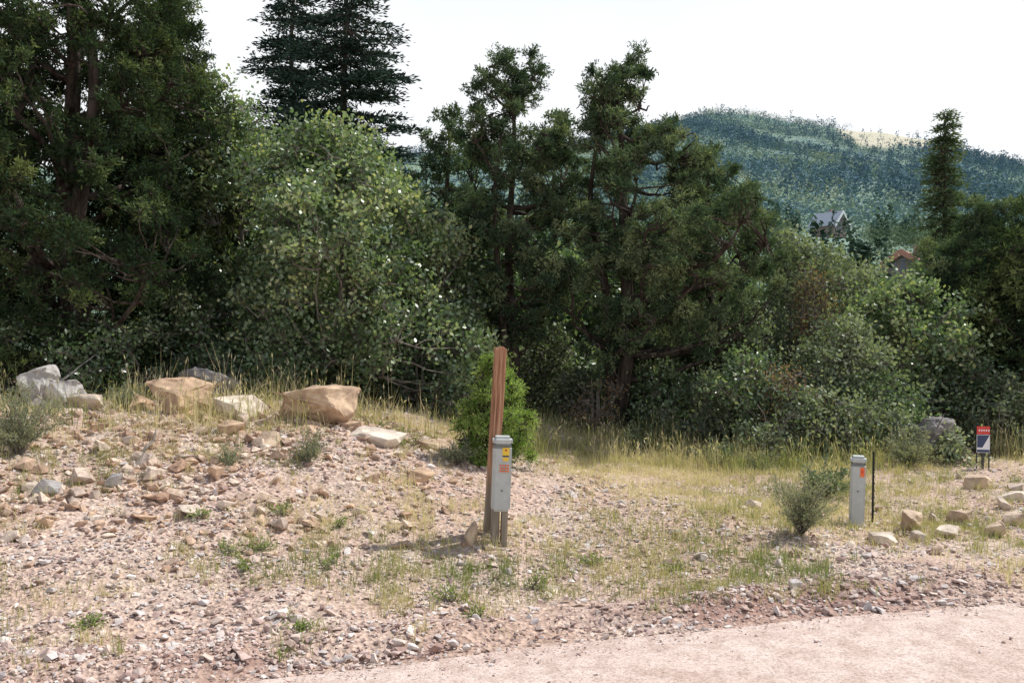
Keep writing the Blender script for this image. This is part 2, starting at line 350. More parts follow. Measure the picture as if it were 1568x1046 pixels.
# ------------------------------------------------------------ trees
def wob(a, z, ph, amp):
    return 1+amp*(np.sin(a*2+z*1.3+ph)+.8*np.sin(a*3-z*2.1+ph*2)+.7*np.sin(z*3.3+a+ph*3))
def tree(name, px, d, prof, kind='pinyon', nclump=300, nleaf=300, rc=.3, L=.07, W=.016, trunk=.12, mats=None,
         lean=(0, 0), seed=0, cen=None, nlimb=26, gap=.0, tone=.5, fork=1, sink=0., amp=.16, tonevar=.22, deep=.35):
    x0 = (px-784)/1400*d; y0 = d; z0 = float(H(x0, y0))-sink
    acc = Acc(); pz = [p[0] for p in prof]; pr = [p[1] for p in prof]; top = pz[-1]
    cz = [c[0] for c in cen] if cen else [0, top]; cx = [c[1] for c in cen] if cen else [0, 0]
    ph = R.uniform(0, 6)
    def axis(z, f=1.0):
        return np.stack([np.interp(z, cz, cx)*f+lean[0]*z+.04*np.sin(z*1.7+ph), lean[1]*z+.04*np.cos(z*1.3+ph), z], -1)
    kz = np.linspace(0, top*.93, 14); tf = .3 if cen else 1.
    trunks = [axis(kz, tf)]
    for f in range(fork-1):
        a = R.uniform(0, 6.28); zz = kz.copy(); off = np.minimum(kz*.22, .1*top)*(1+.2*np.sin(kz*2))
        p = axis(zz*R.uniform(.7, .9), tf); p[:, 0] += off*math.cos(a); p[:, 1] += off*math.sin(a); trunks.append(p)
    for i, p in enumerate(trunks):
        p[0, 2] = -.3; rad = trunk*(1-.22*(i > 0))*(1-.88*(kz/kz[-1])**.8)+.008
        tubes(acc, p[None], rad[None], 9, .5, 0)
    tp = np.concatenate(trunks)
    zs = []
    while len(zs) < nlimb:
        z = R.uniform(pz[0], top*.97)
        if R.random() < .25+np.interp(z, pz, pr)/max(pr): zs.append(z)
    zs = np.array(zs); an = np.arange(nlimb)*2.4+R.uniform(-.4, .4, nlimb)
    rr = np.interp(zs, pz, pr)*wob(an, zs, ph, amp)*R.uniform(.65, .95, nlimb)
    ax = axis(zs); tip = ax+np.stack([np.cos(an)*rr, np.sin(an)*rr, np.zeros(nlimb)], -1)
    rise = {'pinyon': .45, 'fir': -.12, 'oak': .9, 'juniper': .7}[kind]
    zst = np.clip(zs-rr*rise, .15, top*.9); st = axis(zst, tf)
    if fork > 1:
        st = tp[np.argmin(((tp[None]-st[:, None])**2).sum(-1)+R.random((nlimb, len(tp)))*.15, 1)]
    kk = np.linspace(0, 1, 7)[None, :, None]
    bend = np.zeros((nlimb, 1, 3)); bend[:, 0, 2] = (-.15 if kind != 'fir' else -.1)*rr; bend[:, 0, :2] = R.normal(0, .12, (nlimb, 2))*rr[:, None]
    LP = st[:, None]*(1-kk)+tip[:, None]*kk+bend*(4*kk*(1-kk))
    LP[:, 1:-1] += R.normal(0, .03, LP[:, 1:-1].shape)
    lr = (trunk*.38*(rr/max(rr))[:, None]**.7)*(1-.85*kk[..., 0])+.004
    tubes(acc, LP, lr, 6, .5, 0)
    LPf = LP[:, 2:].reshape(-1, 3)
    if kind == 'fir':
        C = []; D0 = []; z = pz[0]
        while z < top-.1:
            nb = 7 if z < top*.85 else 5; r_ = np.interp(z, pz, pr)
            for j in range(nb):
                a = R.uniform(0, 6.28); ln = r_*R.uniform(.6, 1.12)
                ns = max(2, int(ln/.16)); q = (np.arange(ns)+.6)/ns
                zz = z+R.normal(0, .1)-ln*.28*q+ln*.15*q*q
                c_ = np.stack([np.interp(z, cz, cx)+np.cos(a)*ln*q, np.sin(a)*ln*q, zz], -1)
                C.append(c_); D0.append(np.tile([math.cos(a), math.sin(a), .05], (ns, 1)))
                P = np.concatenate([axis(np.array([z])), c_[[ns//2, -1]]]); tubes(acc, P[None], np.array([[.03, .018, .006]]), 4, .5, 0)
            z += (.30+.12*R.random())*(.6 if top < 7 else 1)
        C = np.concatenate(C); D0 = np.concatenate(D0)
        nc = len(C); nl = nleaf
        off = R.normal(0, 1, (nc, nl, 3))*np.array([rc, rc, rc*.28])
        pos = (C[:, None]+off).reshape(-1, 3); pos[:, 2] -= .5*np.abs(off.reshape(-1, 3)[:, :2]).sum(1)*.35
        D = norm(np.repeat(D0, nl, 0)*.7+off.reshape(-1, 3)/rc*.5+R.normal(0, .3, pos.shape))
        val = np.clip(np.repeat(R.normal(tone, tonevar*.6, nc), nl)+R.normal(0, .15, len(pos)), 0, 1)
        leaves(acc, pos, D, R.uniform(.7, 1.3, len(pos))*L, W, val)
    else:
        C = np.empty((0, 3))
        while len(C) < nclump:
            z = R.uniform(pz[0], top, nclump*2); rp = np.interp(z, pz, pr)
            kp = R.random(len(z)) < (rp/max(pr))*.9+.1; z = z[kp]; rp = rp[kp]
            a = R.uniform(0, 6.283, len(z)); q = deep+(1-deep)*R.random(len(z))**.6
            r_ = rp*q*wob(a, z, ph, amp)
            c_ = axis(z)+np.stack([np.cos(a)*r_, np.sin(a)*r_, R.normal(0, .05, len(z))], -1)
            g = np.sin(c_[:, 0]*3.1+ph)*np.sin(c_[:, 1]*2.7+ph*2)*np.sin(c_[:, 2]*3.4+ph*3)+.5*np.sin(c_[:, 0]*6.3+1)*np.sin(c_[:, 2]*5.7+ph)
            C = np.concatenate([C, c_[g > -1+gap]])
        C = C[:nclump]; nc = nclump
        dist = ((C[:, None]-LPf[None])**2).sum(-1)+np.maximum(LPf[None, :, 2]-C[:, None, 2], 0)*1.0
        A = LPf[np.argmin(dist, 1)]
        kk = np.linspace(0, 1, 5)[None, :, None]
        BP = A[:, None]*(1-kk)+C[:, None]*kk; BP[:, 1:-1] += R.normal(0, .035, (nc, 3, 3)); BP[:, 1:4, 2] -= .03
        tubes(acc, BP, np.tile(np.array([.014, .011, .009, .007, .004])*(trunk/.1)**.4, (nc, 1)), 4, .5, 0)
        nt_ = 9 if kind == 'oak' else 18; nl = max(4, nleaf//nt_)
        dirs = rdir(nc*nt_, .35 if kind == 'oak' else .25).reshape(nc, nt_, 3)
        crs = rc*R.uniform(.6, 1.3, (nc, 1, 1))
        T = C[:, None]+dirs*crs*R.uniform(.35, 1, (nc, nt_, 1))*np.array([1, 1, .8])
        TP = np.stack([np.repeat(C[:, None], nt_, 1), (C[:, None]+T)/2+R.normal(0, .01, T.shape), T+dirs*.03], 2).reshape(-1, 3, 3)
        if kind != 'oak': TP = TP[::2]
        tubes(acc, TP, np.tile([.005, .004, .002], (len(TP), 1)), 3, .5, 0)
        cv = R.normal(tone, tonevar, (nc, 1, 1))+R.normal(0, tonevar*.4, (nc, nt_, 1))
        if kind == 'oak':
            pos = T[:, :, None]+R.normal(0, .05+rc*.12, (nc, nt_, nl, 3))
            D = rdir(nc*nt_*nl, .1)
        else:
            q = R.uniform(-.07, .02, (nc, nt_, nl, 1))
            pos = T[:, :, None]+dirs[:, :, None]*q+R.normal(0, .018, (nc, nt_, nl, 3))
            D = norm(np.repeat(dirs[:, :, None], nl, 2)*.55+R.normal(0, .6, (nc, nt_, nl, 3))).reshape(-1, 3)
        pos = pos.reshape(-1, 3)
        val = np.clip(np.broadcast_to(cv[:, :, None], (nc, nt_, nl, 1)).reshape(-1)+R.normal(0, .13, len(pos)), 0, 1)
        leaves(acc, pos, D, R.uniform(.7, 1.25, len(pos))*L, W, val)
    for i in range(len(acc.V)): acc.V[i] = acc.V[i]+np.array([x0, y0, z0])
    return acc.build(name, mats)
PJ = [M_bark, M_pin]; JU = [M_bark, M_jun]; FI = [M_bark, M_fir]; OA = [M_twig, M_oak]; SH = [M_twig, M_shr]
tree('pinyon_pine', 783, 13.3, [(1.0, .35), (1.6, .75), (2.6, .85), (3.6, .82), (4.1, .76), (4.7, .58), (5.05, .42), (5.2, .3)], 'pinyon', 255, 290, .18, .062, .017, .10, PJ, fork=2, gap=.75, tone=.4, nlimb=34, amp=.12)
tree('pinyon_pine', 938, 13.0, [(1.0, .6), (1.6, 1.3), (2.4, 1.65), (3.1, 1.45), (3.8, 1.15), (4.3, .85), (4.8, .50), (5.2, .46), (5.4, .36)], 'pinyon', 400, 290, .20, .062, .017, .14, PJ, fork=2, gap=.9, tone=.5, nlimb=50, cen=[(0, .2), (1.2, .6), (2.6, .70), (3.8, .5), (4.3, .3), (4.8, .0), (6, -.05)])
tree('pinyon_pine', 1085, 14.5, [(1.0, .6), (2.4, .9), (3.4, .8), (4.1, .5), (4.45, .3)], 'pinyon', 110, 270, .21, .07, .018, .10, PJ, gap=.75, tone=.65, nlimb=24)
tree('pinyon_pine', 685, 18, [(1.0, .7), (3, .8), (4.6, .6), (5.2, .4), (5.5, .2)], 'pinyon', 110, 220, .26, .09, .026, .12, PJ, gap=.5, tone=.5)
tree('pinyon_pine', 850, 19, [(.6, .8), (3, .9), (4.6, .7), (5.4, .4), (5.9, .2)], 'pinyon', 125, 220, .25, .09, .026, .12, PJ, gap=.45, tone=.6)
tree('juniper_tree', 110, 11.6, [(.2, 1.2), (1.5, 1.75), (3, 1.75), (4.5, 1.4), (6, 1.0), (6.8, .4)], 'juniper', 640, 290, .26, .065, .02, .2, JU, fork=3, gap=.3, tone=.28, nlimb=46, tonevar=.26)
tree('juniper_tree', 262, 13.6, [(.3, .9), (1.5, 1.1), (3.2, 1.05), (4.3, .75), (5.2, .45), (5.9, .15)], 'juniper', 290, 270, .26, .07, .02, .14, JU, fork=2, gap=.3, tone=.35, tonevar=.26)
tree('juniper_tree', -110, 13.5, [(.3, 1.4), (2, 2.1), (4.5, 1.9), (6.5, 1.2), (7.8, .4)], 'juniper', 260, 200, .34, .12, .03, .2, JU, fork=2, gap=.2, tone=.4)
tree('pinyon_pine', 245, 17, [(1, 1.0), (4, 1.2), (6, .9), (7.4, .3)], 'pinyon', 150, 240, .32, .10, .027, .14, PJ, gap=.4, tone=.5)
tree('fir_tree', 530, 20, [(1.5, 2.0), (4.2, 1.85), (5.6, 1.65), (7.4, 1.2), (8.6, .7), (9.6, .1)], 'fir', nleaf=50, rc=.13, L=.12, W=.035, trunk=.16, mats=FI, nlimb=4, tone=.5)
tree('fir_tree', 450, 23, [(1.5, 1.7), (5.6, 1.3), (8, .9), (10.5, .1)], 'fir', nleaf=36, rc=.14, L=.13, W=.04, trunk=.16, mats=FI, nlimb=4, tone=.4)
tree('spruce_tree', 1445, 21, [(.8, .95), (3, .78), (4.4, .54), (5.4, .36), (6.0, .20), (6.6, .04)], 'fir', nleaf=55, rc=.10, L=.09, W=.03, trunk=.1, mats=[M_bark, M_pin], nlimb=4, tone=.5)
for px, d, h in [(1210, 42, 5.9), (1322, 60, 6.0), (1350, 48, 5.0), (1295, 55, 3.5)]:
    tree('spruce_tree', px, d, [(.5, h*.17), (h*.6, h*.10), (h, .05)], 'fir', nleaf=22, rc=.16, L=.2, W=.08, trunk=.1, mats=FI, nlimb=3, tone=.7)
tree('gambel_oak', 545, 12.2, [(.1, 1.1), (.9, 1.5), (2.0, 1.45), (2.7, 1.15), (3.2, .75), (3.5, .35)], 'oak', 540, 84, .23, .068, .045, .07, OA, fork=4, gap=.7, tone=.58, nlimb=50, cen=[(0, .1), (2, .0), (3.5, -.35)], tonevar=.27, amp=.22)
tree('gambel_oak', 365, 13.6, [(.3, .8), (1.5, .9), (2.8, .9), (3.9, .65), (4.5, .25)], 'oak', 240, 84, .25, .072, .048, .07, OA, fork=3, gap=.65, tone=.75, amp=.24)
tree('gambel_oak', 665, 13.0, [(.1, .6), (1.0, .7), (1.9, .55), (2.5, .25)], 'oak', 140, 80, .24, .07, .045, .05, OA, fork=3, gap=.5, tone=.55, nlimb=18)
# darker trees behind the pinyons, closing the view beneath their crowns
for px, d, h, w_ in [(735, 16.5, 3.0, 1.0), (800, 18.5, 3.4, 1.2), (880, 16.8, 2.7, 1.1), (965, 18.0, 3.0, 1.2), (1040, 17.5, 2.8, 1.1), (900, 22, 3.6, 1.5), (620, 20, 3.8, 1.5), (720, 23, 4.2, 1.6), (1010, 23, 3.4, 1.6), (1110, 20, 3.0, 1.3)]:
    tree('gambel_oak', px, d, [(.05, w_*.8), (h*.35, w_), (h*.75, w_*.8), (h, w_*.35)], 'oak', 170, 64, .32, .11, .075, .05, OA, fork=3, gap=.25, tone=.38, nlimb=16, amp=.2)
tree('gambel_oak', 1235, 15.0, [(.1, .8), (1.2, 1.0), (2.2, .85), (3.1, .3)], 'oak', 210, 80, .24, .075, .048, .05, SH, fork=3, gap=.6, tone=.6, amp=.22)
tree('gambel_oak', 1305, 17.5, [(.1, 1.0), (1.2, 1.2), (2.2, .9), (3.0, .35)], 'oak', 220, 80, .27, .085, .055, .05, SH, fork=3, gap=.6, tone=.65, amp=.22)
tree('gambel_oak', 1395, 13.2, [(.1, .7), (1.0, .9), (1.8, .7), (2.2, .3)], 'oak', 210, 80, .23, .07, .045, .05, OA, fork=3, gap=.6, tone=.6, amp=.22)
tree('gambel_oak', 1370, 19.5, [(.1, .9), (1.2, 1.1), (1.9, .8), (2.5, .3)], 'oak', 130, 80, .27, .09, .06, .05, SH, fork=3, gap=.4, tone=.7)
tree('gambel_oak', 1300, 12.4, [(.05, .6), (.6, .8), (1.2, .6), (1.6, .25)], 'oak', 140, 80, .22, .06, .04, .04, SH, fork=3, gap=.5, tone=.6, nlimb=16, amp=.24)
tree('pinyon_pine', 1530, 14.2, [(.3, .9), (1.3, 1.0), (2.4, .9), (3.1, .65), (3.6, .3)], 'pinyon', 240, 270, .24, .07, .019, .12, PJ, fork=2, gap=.6, tone=.4, nlimb=30)
tree('pinyon_pine', 1450, 16.0, [(.3, .7), (1.3, .9), (2.4, .7), (3.2, .3)], 'pinyon', 140, 250, .25, .08, .022, .1, PJ, gap=.5, tone=.6)
tree('juniper_tree', 1620, 13.0, [(.3, .9), (1.5, 1.2), (2.6, 1.0), (3.4, .4)], 'juniper', 180, 220, .28, .1, .024, .12, JU, fork=2, gap=.3, tone=.5)
for (px, d, w, h, tn, mm) in [(830, 14.6, .6, 1.4, .35, SH), (880, 13.8, .4, .6, .4, SH), (955, 13.6, .55, .8, .35, OA), (1015, 13.0, .6, 1.0, .3, OA), (1085, 12.1, .55, .8, .35, SH), (1145, 11.6, .5, 1.1, .35, OA), (1210, 11.1, .5, .8, .5, SH), (1050, 15, 1.0, 2.0, .35, SH), (1150, 14, .8, 1.8, .45, SH),
                             (1285, 11.1, .45, .7, .6, SH), (1330, 12.0, .5, .9, .45, OA), (1480, 12.6, .8, 1.2, .35, OA), (1560, 12.0, .6, .9, .5, SH), (640, 11.8, .6, .9, .3, OA), (430, 11.4, .7, .8, .3, OA), (320, 12.0, .8, 1.4, .35, OA), (60, 10.9, .9, .8, .2, OA), (200, 11.2, .9, .8, .2, OA), (740, 14.5, .7, 1.4, .4, SH), (560, 15.5, 1.3, 2.4, .4, OA), (1368, 11.2, .4, .4, .7, SH), (1470, 10.9, .35, .3, .7, SH)]:
    tree('oak_shrub', px, d, [(.03, w*.8), (h*.4, w), (h*.75, w*.8), (h, w*.3)], 'oak', int(90*w*h+30), 62, .18, .060, .036, .03, mm, fork=3, gap=.65, tone=tn, nlimb=12, amp=.3, tonevar=.3)
tree('dead_shrub', 1205, 11.4, [(.1, .3), (.5, .4), (1.05, .2)], 'oak', 30, 26, .16, .05, .025, .02, [M_twig, M_dead], fork=3, tone=.5, nlimb=12)
tree('dead_shrub', 1245, 14.0, [(1, .3), (1.8, .35), (2.4, .15)], 'oak', 40, 20, .16, .05, .025, .03, [M_twig, M_dead], fork=3, tone=.3, nlimb=14)
tree('dead_shrub', 905, 12.6, [(.1, .3), (.4, .4), (.8, .2)], 'oak', 16, 14, .16, .04, .02, .02, [M_twig, M_dead], fork=3, tone=.6, nlimb=14)
tree('young_pinyon', 748, 8.7, [(.03, .32), (.25, .37), (.5, .32), (.75, .22), (.97, .10), (1.07, .02)], 'juniper', 150, 190, .085, .042, .008, .03, [M_bark, M_young], gap=.3, tone=.6, nlimb=24, deep=.2, amp=.16)

def mass(name, x, y, h, w, conifer, tone, nq, mats, q=.16):
    acc = Acc(); n = len(x); z = H(x, y)-.3
    tq = R.random((n, nq))**np.where(conifer, 1.25, .8)[:, None]
    prof = np.where(conifer[:, None], (1-tq)*.9+.06, np.sqrt(np.clip(1-(1.9*tq-.85)**2, 0.02, 1)))
    a = R.uniform(0, 6.283, (n, nq)); rr = prof*R.uniform(.45, 1, (n, nq))*(w/2)[:, None]*(1+.25*np.sin(a*3+tq*7+x[:, None]))
    C = np.stack([x[:, None]+np.cos(a)*rr, y[:, None]+np.sin(a)*rr, z[:, None]+tq*h[:, None]], -1)
    D = norm(np.stack([np.cos(a), np.sin(a), np.full_like(a, -.1)], -1)+R.normal(0, .7, C.shape))
    L = (h[:, None]*q*R.uniform(.6, 1.3, (n, nq))).reshape(-1)
    val = np.clip(tone[:, None]+R.normal(0, .07, (n, nq)), 0, 1).reshape(-1)
    leaves(acc, C.reshape(-1, 3), D.reshape(-1, 3), L, L*.55, val, 0)
    return acc.build(name, mats)
nf = 15000
yy = R.uniform(200**1.7, 1040**1.7, nf)**(1/1.7); uu = R.uniform(.1, .78, nf); kl = R.random(nf) < .12; uu[kl] = R.uniform(-.25, .1, kl.sum()); xx = uu*yy
kp = ((meadow(xx, yy) < .5) | (R.random(nf) < .05)) & ~((np.abs(uu-.348) < .035) & (yy < 215)); xx, yy = xx[kp], yy[kp]
pt = fbm(xx+.35*yy, yy, 130, 4); con = (pt*1.3+R.normal(0, .2, len(xx))+(yy-720)/1700) > .12
hh = np.where(con, R.uniform(6, 13, len(xx)), R.uniform(3, 8, len(xx))); ww = np.where(con, hh*.42, hh*1.5)
tn = np.where(con, .14+R.normal(0, .08, len(xx)), .55+1.2*fbm(xx+500-.4*yy, yy, 90)+R.normal(0, .16, len(xx)))-np.clip((yy-500)/500, 0, 1)*.22+.05  # farther trees slide toward the blue, haze-tinted end of the ramp
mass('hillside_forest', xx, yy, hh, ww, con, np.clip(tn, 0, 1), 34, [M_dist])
nm = 1000
yy = R.uniform(50, 230, nm); uu = R.uniform(-.1, .75, nm); xx = uu*yy
kp = ~((np.abs(uu-.35) < .035) & (yy > 110)) & ~((np.abs(uu-.433) < .03) & (yy > 62) & (yy < 96)); uu = uu[kp]; xx, yy = xx[kp], yy[kp]
con = R.random(len(xx)) < .3; hh = np.where(con, R.uniform(3.5, 7.5, len(xx)), R.uniform(2, 4, len(xx))); ww = np.where(con, hh*.45, hh*1.2)
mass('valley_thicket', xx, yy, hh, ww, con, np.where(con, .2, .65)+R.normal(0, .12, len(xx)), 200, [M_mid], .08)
nm = 120
yy = R.uniform(19, 50, nm); uu = R.uniform(-.6, .75, nm); xx = uu*yy
con = R.random(len(xx)) < .25; hh = np.where(xx/yy < .0, R.uniform(2.6, 4.2, nm), R.uniform(1.6, 2.9, nm)); ww = np.where(con, hh*.6, hh*1.1)
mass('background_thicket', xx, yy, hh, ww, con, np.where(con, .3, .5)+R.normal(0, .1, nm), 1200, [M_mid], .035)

# ------------------------------------------------------------ grass and small plants
def grass(name, x, y, h, nb, spread, val, w=.0045, mat=M_grass, bendy=.5, seedhead=False):
    n = len(x)*nb; X_ = np.repeat(x, nb)+R.normal(0, 1, n)*np.repeat(spread, nb); Y_ = np.repeat(y, nb)+R.normal(0, 1, n)*np.repeat(spread, nb)
    Hh = np.repeat(h, nb)*R.uniform(.35, 1.15, n); a = R.uniform(0, 6.283, n); b_ = np.abs(R.normal(0, bendy, n))*Hh
    z = H(X_, Y_)-.01; P0 = np.stack([X_, Y_, z], -1); dv = np.stack([np.cos(a), np.sin(a), 0*a], -1)
    P1 = P0+dv*(b_*.3)[:, None]+np.stack([0*a, 0*a, Hh*.55], -1); P2 = P0+dv*b_[:, None]+np.stack([0*a, 0*a, Hh*np.clip(1-b_/Hh*.3, .5, 1)], -1)
    sa = R.uniform(0, 6.283, n); sd = np.stack([np.cos(sa), np.sin(sa), 0*sa], -1)*w
    V = np.stack([P0-sd, P0+sd, P1+sd*.8, P1-sd*.8, P2+sd*.15, P2-sd*.15], 1)
    i0 = np.arange(n)*6; F = np.concatenate([np.stack([i0, i0+1, i0+2, i0+3], -1), np.stack([i0+3, i0+2, i0+4, i0+5], -1)])
    vv = np.clip(np.repeat(val, nb)+R.normal(0, .12, n), 0, 1)
    acc = Acc(); acc.add(V.reshape(-1, 3), F, np.concatenate([vv, vv]))
    if seedhead:
        kp = R.random(n) < .3; dd = norm(P2-P1)[kp]
        leaves(acc, P2[kp]-dd*.02, dd, .07, .012, np.clip(vv[kp]+.1, 0, 1), 0)
    return acc.build(name, [mat])
x, y = fieldpts(8500, .25, 6.2, ymax=11, p=1.2)
dens = np.clip(.38+1.7*fbm(x, y, 1.3)+.25*(x > -1)*(S(x, y) > .8), .04, 1); kp = R.random(len(x)) < dens*.85; x, y = x[kp], y[kp]
val = np.clip(.52+1.1*fbm(x+40, y, 1.0)+R.normal(0, .12, len(x)), 0, 1)
grass('bunch_grass', x, y, R.uniform(.04, .15, len(x)), 22, R.uniform(.02, .07, len(x)), val, .0020)
x, y = fieldpts(19000, .9, 8.0, -.1, .66, 14, .85); kp = R.random(len(x)) < np.clip(.4+1.8*fbm(x, y, 1.1), .04, 1)*sstep((S(x, y)-.7)/1.6)*sstep((x+.4)/1.5)*.8*(S(x, y) < C0(x)+.8); x, y = x[kp], y[kp]
grass('dry_grass', x, y, R.uniform(.03, .12, len(x)), 10, np.full(len(x), .06), np.clip(.60+1.1*fbm(x, y, .9)+R.normal(0, .13, len(x)), 0, 1), .0022)
x = R.uniform(-6.5, 7, 14000); y = R.uniform(8, 15.5, 14000); s = S(x, y)
c0 = C0(x)+.1; kp = (np.abs(s-c0) < 1.1+.9*fbm(x, y, 1.2)) & (R.random(14000) < np.where(x < -.4, .2, np.where(x > 3.4, .3, .65))*np.clip(.6+2.2*fbm(x, y, .7), .02, 1)); x, y = x[kp], y[kp]
grass('tall_grass', x, y, R.uniform(.08, .42, len(x))*np.clip(1+1.2*fbm(x, y, .9), .4, 1.5), 16, np.full(len(x), .08), np.clip(.42+1.0*fbm(x, y, 1.0)+R.normal(0, .15, len(x)), 0, 1), .003, seedhead=True, bendy=.4)
x = np.array([(p-784)/1400*9.9 for p in (520, 532, 545, 560, 290, 300, 215, 245, 250, 410, 400, 600, 660, 350)]); y = np.full(len(x), 9.9)
grass('grass_stalks', x, y, R.uniform(.35, .6, len(x)), 12, np.full(len(x), .06), np.full(len(x), .75), .003, seedhead=True, bendy=.25)

def shrub(name, px, d, h, r, nst=26, nl=60, L=.022, W=.008, mat=M_sage, tone=.5):
    x0 = (px-784)/1400*d; z0 = float(H(x0, d)); acc = Acc()
    dr = rdir(nst, 1.1); dr[:, 2] = np.abs(dr[:, 2]); ln = R.uniform(.45, 1.15, nst)
    tip = np.stack([dr[:, 0]*r*ln*1.6, dr[:, 1]*r*ln*1.6, np.maximum(dr[:, 2], .35)*h*ln*1.1], -1)
    kk = np.linspace(0, 1, 6)[None, :, None]
    P = tip[:, None]*kk; P[:, :, 2] += (np.sin(kk*3.14)*.08*h)[..., 0]; P[:, 1:] += R.normal(0, .012, P[:, 1:].shape)
    tubes(acc, P, np.tile(np.linspace(.004, .0015, 6), (nst, 1)), 4, .5, 0)
    q = R.uniform(.25, 1.02, (nst, nl)); i = np.clip((q*5).astype(int), 0, 4); f = q*5-i
    base = P[np.arange(nst)[:, None], i]*(1-f[..., None])+P[np.arange(nst)[:, None], i+1]*f[..., None]
    base = (base+R.normal(0, .016, base.shape)).reshape(-1, 3)
    D = norm(np.repeat(norm(tip), nl, 0)+R.normal(0, .6, base.shape))
    leaves(acc, base, D, L*R.uniform(.6, 1.3, len(base)), W, np.clip(R.normal(tone, .2, len(base)), 0, 1))
    for j in range(len(acc.V)): acc.V[j] = acc.V[j]+np.array([x0, d, z0-.01])
    return acc.build(name, [M_twig, mat])
shrub('sagebrush', 470, 7.6, .24, .11, 26, 60)
shrub('sagebrush', 1228, 7.0, .52, .19, 64, 80, .026, .008, tone=.65)
shrub('sagebrush', 28, 7.3, .55, .26, 60, 90, .028, .008)
shrub('sagebrush', 190, 9.2, .28, .2, 34, 70)
shrub('sagebrush', 350, 7.4, .14, .1, 20, 40)
shrub('sagebrush', 1262, 8.9, .36, .24, 34, 60, .035, .018, M_shr)
shrub('sagebrush', 1395, 10.4, .4, .3, 50, 90, .035, .012, tone=.6)
shrub('sagebrush', 700, 8.4, .25, .15, 30, 60)
shrub('sagebrush', 1100, 10.6, .35, .2, 34, 60, .03, .012, M_shr)
shrub('sagebrush', 975, 11.6, .35, .25, 34, 60, .03, .012, M_shr)
shrub('sagebrush', 1165, 10.2, .25, .2, 30, 50, .03, .010)
for (px, d, h) in [(500, 5.9, .11), (430, 6.7, .09), (515, 6.6, .08), (375, 5.8, .07), (130, 4.9, .06), (820, 5.9, .10), (455, 4.95, .06), (620, 8.6, .2), (575, 9.2, .2), (905, 6.4, .07), (1030, 6.3, .08), (350, 6.0, .08), (395, 6.1, .07), (730, 5.4, .09), (690, 5.6, .1), (300, 6.5, .07)]:
    shrub('green_weed', px, d, h, h*R.uniform(.8, 1.5), int(R.integers(9, 18)), 14, .024, .010, M_weed, .5)
acc = Acc(); xs = (222-784)/1400*7.6
P = np.array([[[xs-.02, 7.5, 0], [xs, 7.6, .05], [xs+.01, 7.75, .07], [xs-.03, 7.9, .12]]]); P[..., 2] += H(P[..., 0], P[..., 1])
tubes(acc, P, np.array([[.012, .012, .01, .006]]), 6); acc.build('fallen_stick', [M_twig], True)

# ------------------------------------------------------------ pedestals, post, stake, signs
def plain(name, col, rough=.5, metal=0, var=.15, sc=12, b_=0.1):
    m, nt, b = newmat(name); n = noise(nt, sc, 5)
    r = ramp(nt, n.outputs[0], [(.3, tuple(c*(1-var) for c in col)), (.7, tuple(min(1, c*(1+var)) for c in col))])
    nt.links.new(r.outputs[0], b.inputs['Base Color']); b.inputs['Roughness'].default_value = rough; b.inputs['Metallic'].default_value = metal
    if b_: bump(nt, b, n.outputs[0], b_, .005)
    return m
M_ped = plain('pedestal_paint', (.45, .475, .46), .5, 0, .1, 14, .05)
M_seam = plain('seam_plastic', (.16, .17, .165), .6, 0, .1, 14, 0)
M_orange = plain('orange_label', (.80, .16, .03), .5, 0, .05); M_yel = plain('yellow_label', (.80, .55, .04), .5, 0, .05)
M_redm = plain('red_print', (.6, .05, .04)); M_dark = plain('dark_steel', (.05, .05, .05), .5, .3); M_white = plain('white_paint', (.75, .76, .78), .5, 0, .05)
M_navy = plain('navy_print', (.03, .05, .12)); M_black = plain('black_print', (.02, .02, .02))
m, nt, b = newmat('weathered_post_wood')
tc = N(nt, 'ShaderNodeTexCoord'); mp = N(nt, 'ShaderNodeMapping'); mp.inputs['Scale'].default_value = (60, 60, 2.5)
nt.links.new(tc.outputs['Object'], mp.inputs[0]); nz = N(nt, 'ShaderNodeTexNoise'); nz.inputs['Scale'].default_value = 1; nz.inputs['Detail'].default_value = 5; nt.links.new(mp.outputs[0], nz.inputs['Vector'])
r = ramp(nt, nz.outputs[0], [(.3, (.15, .065, .035)), (.5, (.36, .18, .10)), (.7, (.58, .37, .23))])
sp = N(nt, 'ShaderNodeSeparateXYZ'); nt.links.new(tc.outputs['Object'], sp.inputs[0])
ad = N(nt, 'ShaderNodeMath', operation='MULTIPLY_ADD'); nt.links.new(nz.outputs[0], ad.inputs[0]); ad.inputs[1].default_value = .5; nt.links.new(sp.outputs[2], ad.inputs[2])
r2 = ramp(nt, ad.outputs[0], [(.5, (0, 0, 0)), (.8, (1, 1, 1))])
rg = ramp(nt, nz.outputs[0], [(.3, (.14, .11, .08)), (.7, (.35, .30, .24))])
nt.links.new(mixc(nt, r2.outputs[0], rg.outputs[0], r.outputs[0]), b.inputs['Base Color']); b.inputs['Roughness'].default_value = .8
bump(nt, b, nz.outputs[0], .8, .01); M_post = m

